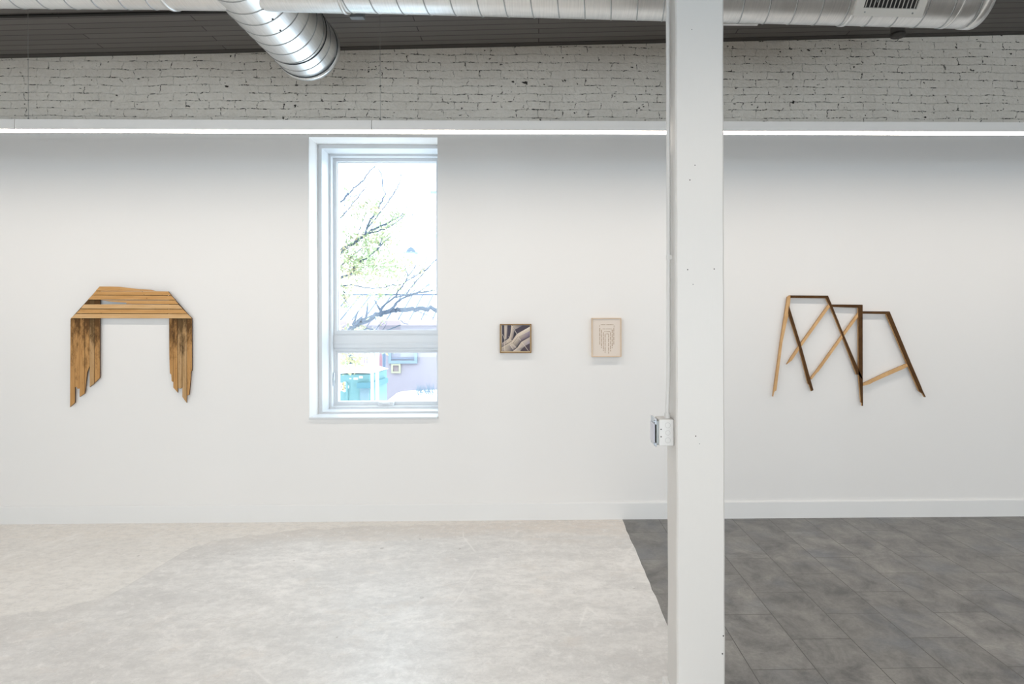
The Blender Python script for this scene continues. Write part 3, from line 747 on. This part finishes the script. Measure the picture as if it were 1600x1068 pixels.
# ------------------------------------------------------------------ framed drawing
FY = -.045
f0, f1 = at(924.6, 496.5, FY), at(971, 557.3, FY)
t = empty('framed_drawing', ((f0.x+f1.x)/2, 0, (f0.z+f1.z)/2), 'small pale wood framed drawing of nested brown arches on cream paper', 'drawing')
M_fr2 = wood('maple_frame', (.72, .57, .42), (.64, .48, .33), (.55, .40, .26), -.1, None, 'A')
bm = bmesh.new(); frame4(bm, f0.x, f1.x, f1.z, f0.z, .0065, FY, -.0005); obj('picture_frame', bm, M_fr2, t)
M_paper = mat('cream_paper', linear=(.74, .66, .585), rough=.85)
obj('paper', boxm(f0.x+.0065, f1.x-.0065, -.034, -.0006, f1.z+.0065, f0.z-.0065), M_paper, t)
c4 = crop_at(910, 485, 12.56)
M_ink = mat('brown_pencil', rough=.8); g = G(M_ink); p = g.pos()
g.color(g.ramp(g.noise(p, 90, 3), [(.35, (.36, .25, .16)), (.65, (.55, .44, .34))]))
bm = bmesh.new()
def stroke(x0, y0, x1, y1, w=15):
    xa, xb = min(x0, x1), max(x0, x1); ya, yb = min(y0, y1), max(y0, y1)
    if x0 == x1: xa -= w/2; xb += w/2
    else: ya -= w/2; yb += w/2
    bm.faces.new([bm.verts.new(c4(x, y, -.0345)) for x, y in ((xa, ya), (xb, ya), (xb, yb), (xa, yb))])
for xa, xb, yt, y0, yl, yr in ((340, 615, 275, 340, 665, 665), (373, 583, 360, 372, 735, 735), (410, 552, 412, 425, 790, 800), (445, 515, 455, 460, 825, 845)):
    stroke(xa+20, yt, (xa+xb)/2-25, yt, 11); stroke((xa+xb)/2-10, yt, xb-5, yt, 11)
    k = y0
    while k < yl: stroke(xa, k, xa, min(k+75, yl)); stroke(xb, k, xb, min(k+70, yr)); k += 86
stroke(335, 285, 335, 320, 9); stroke(620, 285, 620, 330, 9)
me = bpy.data.meshes.new('pencil_lines'); bm.transform(Matrix.Translation(-world_loc(t))); bm.to_mesh(me); bm.free(); me.materials.append(M_ink)
o = bpy.data.objects.new('pencil_lines', me); COL.objects.link(o); o.parent = t

# ------------------------------------------------------------------ outside the window
GZ = -.6
M_snow = mat('snow', linear=(.86, .87, .88), rough=.8); g = G(M_snow); g.bump(g.noise(g.pos(), 3, 5), .5, .08)
M_pink = mat('mauve_siding', linear=(.30, .27, .31), rough=.8); g = G(M_pink); p = g.pos()
g.color(g.mix(g.noise(g.mapping(p, scale=(6, 1, 1.5)), 3, 5, .7), (.26, .235, .265, 1), (.32, .29, .325, 1)))
M_blue = mat('pale_blue_trim', linear=(.19, .25, .29), rough=.6)
M_roofm = mat('snowy_roof', linear=(.80, .82, .84), rough=.7)
M_rseam = mat('roof_seam', linear=(.07, .09, .13), rough=.6)
M_teal = mat('teal_paint', linear=(.13, .26, .27), rough=.5)
M_teal2 = mat('teal_dark', linear=(.08, .20, .24), rough=.5)
M_steelb = mat('pale_steel', linear=(.17, .22, .28), rough=.6)
M_bark = mat('bark', linear=(.07, .09, .125), rough=.9)
M_yel = mat('yellow_trim', linear=(.36, .35, .25), rough=.6)
# ground with snow bank
bm = bmesh.new(); nx, ny = 60, 44; gx0_, gx1_, gy0_, gy1_ = -16., 10., .62, 34.; V = []
rg = random.Random(4); wv = [(rg.uniform(.4, 2.4), rg.uniform(0, 6.3), rg.uniform(0, 6.3)) for _ in range(7)]
def gh(x, y):
    h = sum(.035*math.sin(f*x+a)*math.cos(f*y*.9+b) for f, a, b in wv)
    bank = 1.12*math.exp(-((y-6.9)/1.1)**2)*(1/(1+math.exp(-(x+3.25)*6)))*(1+.05*math.sin(5*x+1)+.04*math.sin(9*x))
    return GZ+h*min(1, max(0, (y-1)/2))+bank
for j in range(ny+1):
    yy = gy0_+(gy1_-gy0_)*(j/ny)**1.6
    V.append([bm.verts.new((gx0_+(gx1_-gx0_)*i/nx, yy, gh(gx0_+(gx1_-gx0_)*i/nx, yy))) for i in range(nx+1)])
for j in range(ny):
    for i in range(nx): bm.faces.new((V[j][i], V[j][i+1], V[j+1][i+1], V[j+1][i]))
tag(obj('snow_ground', bm, M_snow, None, True), kind='structure')
# neighbour house
HY = 8.5
ez = at(600, 497, HY).z; rY = Yd(15.7)+.0; rz = at(600, 460.5, rY).z
hx0, hx1 = at(533, 500, HY).x-.0, 4.0
hs = empty('neighbour_house', ((hx0+hx1)/2, HY, GZ), 'low mauve house with a snowy seamed roof across the yard, seen through the window', 'house')
obj('house_wall', boxm(hx0, hx1, HY, 2*rY-HY, GZ-.2, ez), M_pink, hs)
bm = bmesh.new()
prism(bm, [(hx0-.25, HY-.15, ez-.04), (hx0-.25, rY, rz), (hx0-.25, 2*rY-HY+.15, ez-.04), (hx0-.25, 2*rY-HY+.15, ez-.10), (hx0-.25, HY-.15, ez-.10)], Vector((hx1-hx0+.5, 0, 0)))
rf = obj('roof', bm, M_roofm, hs)
bm = bmesh.new()
xk = hx0-.2
sl = Vector((0, rY-HY+.15, rz-ez+.04))
while xk < hx1:
    a = Vector((xk, HY-.15, ez-.04)); b = a+sl; w_ = .009
    prism(bm, [a+Vector((-w_, 0, -.005)), a+Vector((w_, 0, -.005)), a+Vector((w_, 0, .03)), a+Vector((-w_, 0, .03))], sl); xk += .235
obj('roof_seam', bm, M_rseam, rf)
obj('ridge_cap', boxm(hx0-.25, hx1, rY-.05, rY+.05, rz-.02, rz+.025), M_rseam, rf)
obj('fascia', boxm(hx0-.25, hx1, HY-.17, HY-.15, ez-.15, ez-.05), mat('fascia_rose', linear=(.29, .23, .26), rough=.7), hs)
# house window
wx0, wx1 = at(607.5, 550, HY).x, at(652.5, 550, HY).x; wz0, wz1 = at(630, 567.5, HY).z, at(630, 523, HY).z
bm = bmesh.new(); ring(bm, wx0, wx1, wz0, wz1, 0, .06, HY-.06, HY+.01); hw = obj('house_window', bm, M_blue, hs)
obj('window_shade', boxm(wx0+.06, wx1-.06, HY-.03, HY+.005, wz0+.06, wz1-.06), mat('shade_mauve', linear=(.24, .24, .28), rough=.7), hw)
obj('window_ledge', boxm(wx0+.05, wx1-.05, HY-.05, HY-.02, wz0+.09, wz0+.12), mat('ledge_dark', linear=(.16, .18, .24), rough=.7), hw)
# yellow framed sign box
yx0, yx1 = at(612, 570, HY).x, at(626.5, 570, HY).x; yz0, yz1 = at(620, 582.5, HY).z, at(620, 567.8, HY).z
bm = bmesh.new(); ring(bm, yx0, yx1, yz0, yz1, 0, .035, HY-.05, HY+.01); hw = obj('hatch_frame', bm, M_yel, hs)
obj('hatch_panel', boxm(yx0+.035, yx1-.035, HY-.02, HY+.005, yz0+.035, yz1-.035), mat('hatch_brown', linear=(.26, .21, .22), rough=.7), hw)
# chimney with metal cap (behind the ridge) and small chimney
def chimney(px0, px1, pyt, Y, m, cap):
    a, b = at(px0, pyt, Y), at(px1, pyt, Y)
    c = obj('chimney', boxm(a.x, b.x, Y, Y+.35, ez-.3, a.z), m, hs)
    if cap:
        mx_ = (a.x+b.x)/2; bm = bmesh.new(); ys = Y+.17
        tube(bm, [(mx_, ys, a.z), (mx_, ys, a.z+.03)], (b.x-a.x)*.85, 20)
        R = (b.x-a.x)*.55
        for k in range(5): tube(bm, [(mx_, ys, a.z+.03+k*.028), (mx_, ys, a.z+.05+k*.028)], R*math.cos(k*.3), 16)
        obj('chimney_cap', bm, M_steelb, c)
    return c
chimney(633, 647, 395, 10.9, mat('pale_render', linear=(.60, .57, .62), rough=.8), True)
chimney(664, 671.5, 440, 10.6, mat('pale_metal_flue', linear=(.42, .46, .52), rough=.6), False)
# utility pole
up = empty('utility_pole', (at(686.5, 300, 16).x, 16, GZ), 'pale utility pole with a crossarm at the right edge of the window view', 'pole')
q = at(686.5, 300, 16)
obj('pole_shaft', tube(bmesh.new(), [(q.x, 16, GZ-.2), (q.x, 16, q.z+1.2)], [.15, .11], 14), mat('pole_grey', linear=(.28, .31, .36), rough=.8), up)
ca_ = at(672.5, 300, 15.85); obj('crossarm', boxm(ca_.x, q.x+.35, 15.82, 15.88, ca_.z-.05, ca_.z+.03), M_steelb, up)
ta = at(674.5, 362, 15.7); bm = tube(bmesh.new(), [(ta.x, 15.75, at(674, 373, 15.7).z), (ta.x, 15.75, at(674, 352, 15.7).z)], .11, 16)
box(bm, ta.x, q.x, 15.7, 15.8, ta.z-.03, ta.z+.03); obj('transformer', bm, mat('transformer_pale', linear=(.38, .43, .48), rough=.6), up)
# dumpster
DY = Yd(10.0)
dz1 = at(560, 584, DY).z; dxr = at(578.5, 600, DY).x
ds = empty('dumpster', (dxr-.8, DY+.5, GZ), 'teal metal dumpster capped with snow in the yard', 'dumpster')
obj('bin_body', boxm(dxr-1.7, dxr, DY, DY+1.1, GZ+.08, dz1, .02), M_teal, ds)
bm = bmesh.new()
for k in range(6): box(bm, dxr-1.6+k*.25, dxr-1.57+k*.25, DY-.02, DY+.001, GZ+.12, dz1-.12)
obj('bin_rib', bm, M_teal, ds)
obj('fork_pocket', boxm(at(560, 600, DY).x, dxr+.06, DY-.10, DY+.9, at(570, 605.5, DY).z, at(570, 597, DY).z), M_teal2, ds)
obj('side_plate', boxm(at(563, 600, DY).x, at(577, 600, DY).x, DY-.03, DY+.001, at(570, 624.5, DY).z, at(570, 606, DY).z), mat('side_plate_blue', linear=(.18, .26, .30), rough=.6), ds)
M_stick = mat('white_label', linear=(.5, .55, .48), rough=.6)
for a in ((552.5, 559.5, 593, 589.5), (561, 567, 591, 587), (546, 549, 592, 590)):
    obj('sticker', boxm(at(a[0], 590, DY).x, at(a[1], 590, DY).x, DY-.004, DY, at(555, a[2], DY).z, at(555, a[3], DY).z), M_stick, ds)
bm = bmesh.new(); q = at(537, 604, DY)
for k in range(5): tube(bm, [(q.x+.045*math.cos(k*1.256), DY-.006, q.z+.045*math.sin(k*1.256)), (q.x+.045*math.cos(k*1.256), DY, q.z+.045*math.sin(k*1.256))], .034, 12)
fl = obj('painted_flower', bm, mat('flower_white', linear=(.7, .7, .68), rough=.6), ds)
obj('flower_stem', boxm(q.x-.01, q.x+.015, DY-.010, DY-.006, q.z-.05, q.z+.07), mat('stem_ochre', linear=(.40, .30, .15), rough=.6), fl)
for x, y in ((533, 583), (582, 583)): pass
for k, xk in enumerate((dxr-1.5, dxr-.15)):
    obj('caster', tube(bmesh.new(), [(xk-.03, DY+.15, GZ+.06), (xk+.03, DY+.15, GZ+.06)], .08, 14), M_teal2, ds)
bm = bmesh.new(); nn_ = 14; rows = []
for i in range(nn_+1):
    row = []
    for j in range(8):
        u_, v_ = i/nn_, j/7; e_ = min(1, 4*min(u_, 1-u_)*1.2)*min(1, 4*min(v_, 1-v_)*1.2)
        row.append(bm.verts.new((dxr-1.72+1.74*u_, DY-.02+1.14*v_, dz1+.002+.10*e_**.5+.015*math.sin(9*u_))))
    rows.append(row)
for i in range(nn_):
    for j in range(7): bm.faces.new((rows[i][j], rows[i+1][j], rows[i+1][j+1], rows[i][j+1]))
tag(obj('snow_cap', bm, M_snow, None, True), 'rounded cap of snow lying on the teal dumpster', 'snow', kind='stuff')
# white posts right of the dumpster
M_wpost = mat('white_post', linear=(.72, .76, .80), rough=.6)
for px0, px1, Y, lb in ((579, 583, 3.9, 'white post standing right beside the teal dumpster'), (586.5, 591, 4.0, 'white post between the dumpster and the propped skis')):
    a, b = at(px0, 546, Y), at(px1, 546, Y)
    bm = boxm(a.x, b.x, Y, Y+(b.x-a.x), GZ-.1, at(px0, 535, Y).z, .005)
    tag(obj('fence_post', bm, M_wpost), lb, 'post', 'white posts by the dumpster')
# picket fence in faded colours behind the dumpster
FYY = 7.6
fc = [(.62,.60,.55), (.50,.36,.30), (.60,.60,.62), (.46,.30,.40), (.40,.36,.46), (.62,.60,.62), (.48,.44,.50), (.60,.58,.58), (.40,.42,.52)]
fn = empty('picket_fence', (at(550, 560, FYY).x, FYY, GZ), 'faded pink and white picket fence behind the dumpster', 'fence')
pms = [mat('picket_paint_%d' % k, linear=c_, rough=.7) for k, c_ in enumerate(fc)]
for k in range(17):
    px = 517+k*4.1; a, b = at(px, 560, FYY), at(px+2.9, 560, FYY); zt_ = at(px, 556+3*math.sin(k*1.7), FYY).z
    bm = bmesh.new(); xm = (a.x+b.x)/2
    prism(bm, [(a.x, FYY, GZ-.1), (b.x, FYY, GZ-.1), (b.x, FYY, zt_-.03), (xm, FYY, zt_+.03), (a.x, FYY, zt_-.03)], Vector((0, .02, 0)))
    obj('picket', bm, pms[k % 9], fn)
obj('fence_rail', boxm(at(517, 560, FYY).x, at(587, 560, FYY).x, FYY+.02, FYY+.05, at(550, 572, FYY).z, at(550, 569, FYY).z), pms[0], fn)
# skis/boards propped in the snow
for px, pxt, py0, py1, Y, c_, lb in ((593, 595, 612, 553, 6.1, (.34,.17,.20), 'red ski propped upright in the snow, leftmost of the skis'),
                              (598, 600.5, 605, 551, 6.2, (.14,.19,.27), 'blue ski propped upright in the snow, middle of the three'),
                              (603, 599.5, 600, 549, 6.3, (.18,.24,.30), 'pale blue ski crossing over beside the house window')):
    a, b = at(px, py0, Y), at(pxt, py1, Y); bm = bmesh.new(); w_ = .022
    P = [a+Vector((-w_, 0, 0)), a+Vector((w_, 0, 0)), b+Vector((w_, 0, -.05)), b+Vector((0, 0, .03)), b+Vector((-w_, 0, -.05))]
    P[0].z = P[1].z = GZ-.1
    prism(bm, P, Vector((0, .012, 0))); tag(obj('ski', bm, mat('ski_paint_'+lb[:4].strip(), linear=c_, rough=.5)), lb, 'ski', 'skis propped in the snow')
# dry grass tuft on the bank
bm = bmesh.new(); rt = random.Random(21)
for k in range(160):
    px = rt.uniform(650, 680); q = at(px, rt.uniform(602, 613), 5.9); l_ = rt.uniform(.04, .16); dx = rt.uniform(-.07, .07)
    a = Vector((q.x, 5.9+rt.uniform(-.15, .15), q.z-.06)); b = a+Vector((dx, 0, l_)); 
    bm.faces.new([bm.verts.new(v_) for v_ in (a+Vector((-.004, 0, 0)), a+Vector((.004, 0, 0)), b)])
tag(obj('dry_grass', bm, M_steelb), 'tuft of dry grass poking out of the snow bank', 'grass', kind='stuff')

# trees: limbs traced where they stand, leaves scattered round the twigs
LEAF = [mat('leaf_green', linear=(.27, .33, .18), rough=.7), mat('leaf_yellow', linear=(.38, .37, .2), rough=.7), mat('leaf_orange', linear=(.38, .31, .2), rough=.7)]
def to_y(pts_, Y, s, ox, oy, dyv=0):
    n_ = len(pts_); return [at(ox+x/s, oy+y/s, Y+dyv*i/max(1, n_-1)) for i, (x, y) in enumerate(pts_)]
def tree(name, limbs, trunk, leaves, seed, label, leafsize=.035):
    rt = random.Random(seed); t = empty(name, trunk[0][0], label, 'tree')
    bm = bmesh.new()
    tube(bm, smoothpath([p for p, r in trunk], 4), [trunk[0][1]+(trunk[-1][1]-trunk[0][1])*i/(4*(len(trunk)-1)) for i in range(4*(len(trunk)-1)+1)], 10)
    obj('trunk', bm, M_bark, t, True)
    for P, r0, r1 in limbs:
        P = smoothpath(P, 4); n_ = len(P)-1; r0 *= 1.45; r1 *= 1.6
        P = [p+Vector((rt.uniform(-1, 1), rt.uniform(-1, 1), rt.uniform(-1, 1)))*r0*.5 for p in P]
        bm = tube(bmesh.new(), P, [r0+(r1-r0)*i/n_ for i in range(n_+1)], 6)
        # small twigs
        for k in range(max(2, n_//4)):
            i = rt.randrange(1, n_); d = (P[i]-P[i-1]).normalized(); d = (d+Vector((rt.uniform(-.9, .9), rt.uniform(-.5, .5), rt.uniform(-.3, 1)))).normalized()
            L = rt.uniform(.12, .32); tube(bm, [P[i], P[i]+d*L*.5, P[i]+d*L+Vector((0, 0, .03))], [r1*.8, r1*.6, r1*.35], 4)
        obj('branch', bm, M_bark, t)
    bm = bmesh.new()
    for c_, rad, n_, mi in leaves:
        for k in range(n_):
            p = c_+Vector((rt.gauss(0, rad[0]), rt.gauss(0, rad[1]), rt.gauss(0, rad[2])))
            a = Vector((rt.uniform(-1, 1), rt.uniform(-1, 1), rt.uniform(-1, .4))).normalized(); b = a.orthogonal().normalized(); l_ = leafsize*rt.uniform(.6, 1.3)
            f = bm.faces.new([bm.verts.new(v_) for v_ in (p-a*l_, p+b*l_*.35, p+a*l_, p-b*l_*.35)]); f.material_index = mi if rt.random() < .7 else rt.randrange(3)
    o = obj('foliage', bm, LEAF, t); return t
K = 7.118
A_ = lambda P, Y=3.3, dyv=.4: to_y(P, Y, K, 520, 250, dyv)
B_ = lambda P, Y=3.3, dyv=.4: to_y(P, Y, K, 520, 380, dyv)
trk = at(455, 560, 3.3)
limbs = [
 (A_([(-260,1240),(-60,1120),(80,1028),(290,872),(365,822)]), .022, .014),
 (A_([(365,822),(470,770),(590,712),(690,650),(755,622)]), .012, .006),
 (A_([(365,822),(500,790),(640,738),(770,640)]), .008, .004),
 (A_([(365,822),(390,720),(470,590),(545,465),(585,370)]), .011, .005),
 (A_([(585,370),(552,290),(548,180),(492,75),(470,40)]), .005, .003),
 (A_([(400,740),(520,590),(630,445),(715,310),(758,205),(752,120)]), .006, .003),
 (A_([(630,445),(632,340),(618,270),(640,200)]), .004, .002),
 (A_([(755,622),(825,520),(842,460)]), .004, .002), (A_([(755,622),(860,620),(935,573),(960,510)]), .004, .002),
 (A_([(-120,560),(85,462),(165,390),(235,310),(315,248),(420,115),(470,70)]), .009, .004),
 (A_([(165,390),(240,400),(310,368),(345,320)]), .004, .002),
 (A_([(-60,760),(85,640),(185,530),(235,463),(335,345),(410,240)]), .007, .003),
 (A_([(120,600),(135,420),(125,290)]), .004, .002),
 (A_([(285,870),(295,780),(345,655),(365,570)]), .005, .002), (A_([(85,1060),(150,900),(190,815)]), .005, .002),
 (A_([(80,1180),(250,1040),(380,930)]), .008, .003),
 (B_([(-200,470),(80,375),(195,340),(250,255),(385,150),(520,40),(590,-30),(650,-85)]), .015, .005),
 (B_([(195,340),(230,240),(275,130)]), .007, .003),
 (B_([(520,40),(545,-60),(555,-150)]), .006, .003),
 (B_([(-200,480),(100,470),(230,465),(360,492),(500,495),(640,470),(760,455)]), .008, .003),
 (B_([(-100,560),(150,570),(60,500)]), .006, .003), (B_([(80,560),(180,690),(110,715)]), .005, .003)]
F = lambda x, y, Y=3.45: at(520+x/K, 250+y/K, Y)
leaves = [(F(400,500), (.10,.2,.07), 110, 0), (F(250,600), (.06,.15,.05), 40, 0), (F(650,650), (.14,.2,.07), 150, 0), (F(460,570), (.05,.1,.03), 30, 1),
 (F(350,930), (.16,.2,.08), 260, 0), (F(560,820), (.09,.2,.07), 90, 0), (F(180,800), (.08,.2,.05), 40, 0), (F(480,880), (.1,.2,.06), 110, 1),
 (F(200,1110), (.09,.2,.09), 130, 1), (F(400,1130), (.20,.3,.09), 420, 0), (F(220,1230), (.10,.2,.06), 100, 2), (F(520,1180), (.2,.3,.08), 240, 0),
 (F(360,1300), (.16,.3,.05), 160, 1), (F(150,1440), (.09,.2,.09), 110, 1), (F(220,1580), (.12,.2,.08), 90, 1), (F(540,1470), (.07,.2,.07), 70, 0), (F(120,1060), (.07,.2,.05), 60, 1),
 (F(110,1500), (.07,.2,.12), 60, 0), (F(100,2200), (.12,.2,.10), 200, 1), (F(250,2170), (.08,.2,.08), 100, 1), (F(560,2110), (.1,.2,.03), 50, 0)]
tree('maple_tree', limbs, [(Vector((trk.x, 3.3, GZ-.1)), .13), (Vector((trk.x+.04, 3.3, 1.2)), .11), (Vector((trk.x-.02, 3.32, 2.6)), .085), (Vector((trk.x, 3.35, 4.6)), .04)], leaves, 11,
     'tree with yellowing green leaves reaching into the window view from the left')
YR = 5.6
R_ = lambda P, dyv=.3: to_y(P, YR, K, 520, 380, dyv)
tb0 = at(548, 560, YR)
limbs = [
 (R_([(195,985),(215,940),(300,870),(400,828),(520,790),(660,745),(750,736),(920,740),(1100,722),(1150,740),(1290,700)]), .034, .022),
 (R_([(640,745),(720,650),(800,600),(900,560),(1000,545),(1130,520)]), .014, .008),
 (R_([(520,770),(560,690),(690,600),(720,530),(810,425),(835,345)]), .012, .006),
 (R_([(690,600),(810,575),(860,500),(960,390),(1050,285),(1150,180),(1230,110)]), .009, .005),
 (R_([(810,425),(900,375),(1000,310),(1050,285)]), .007, .004), (R_([(950,345),(1010,260),(1055,120)]), .005, .003),
 (R_([(830,345),(810,290),(800,250)]), .006, .003), (R_([(870,330),(900,285),(915,250)]), .005, .003),
 (R_([(195,985),(300,985),(395,945),(480,975),(580,970),(690,935),(760,905)]), .012, .005),
 (R_([(480,970),(500,925),(520,900)]), .006, .003), (R_([(920,740),(1010,780),(1120,825)]), .007, .004), (R_([(750,850),(790,890),(840,900)]), .005, .003)]
F = lambda x, y: at(520+x/K, 380+y/K, YR+.2)
leaves = [(F(200,940), (.08,.2,.06), 90, 2), (F(300,960), (.1,.2,.04), 60, 1), (F(530,860), (.05,.2,.04), 30, 1), (F(720,260), (.09,.2,.09), 90, 1), (F(750,380), (.12,.2,.06), 110, 0),
 (F(850,200), (.08,.2,.09), 60, 2), (F(1050,370), (.09,.2,.06), 60, 1), (F(780,530), (.08,.2,.04), 40, 2), (F(940,470), (.1,.2,.05), 40, 1), (F(1120,520), (.05,.2,.03), 20, 1), (F(680,500), (.1,.2,.04), 40, 0)]
tree('young_ash_tree', limbs, [(Vector((tb0.x, YR, GZ-.1)), .07), (Vector((tb0.x-.01, YR, .4)), .055), (limbs[0][0][0]+Vector((0, 0, .0)), .036)], leaves, 12,
     'leaning tree with a long grey limb arching in front of the snowy roof')
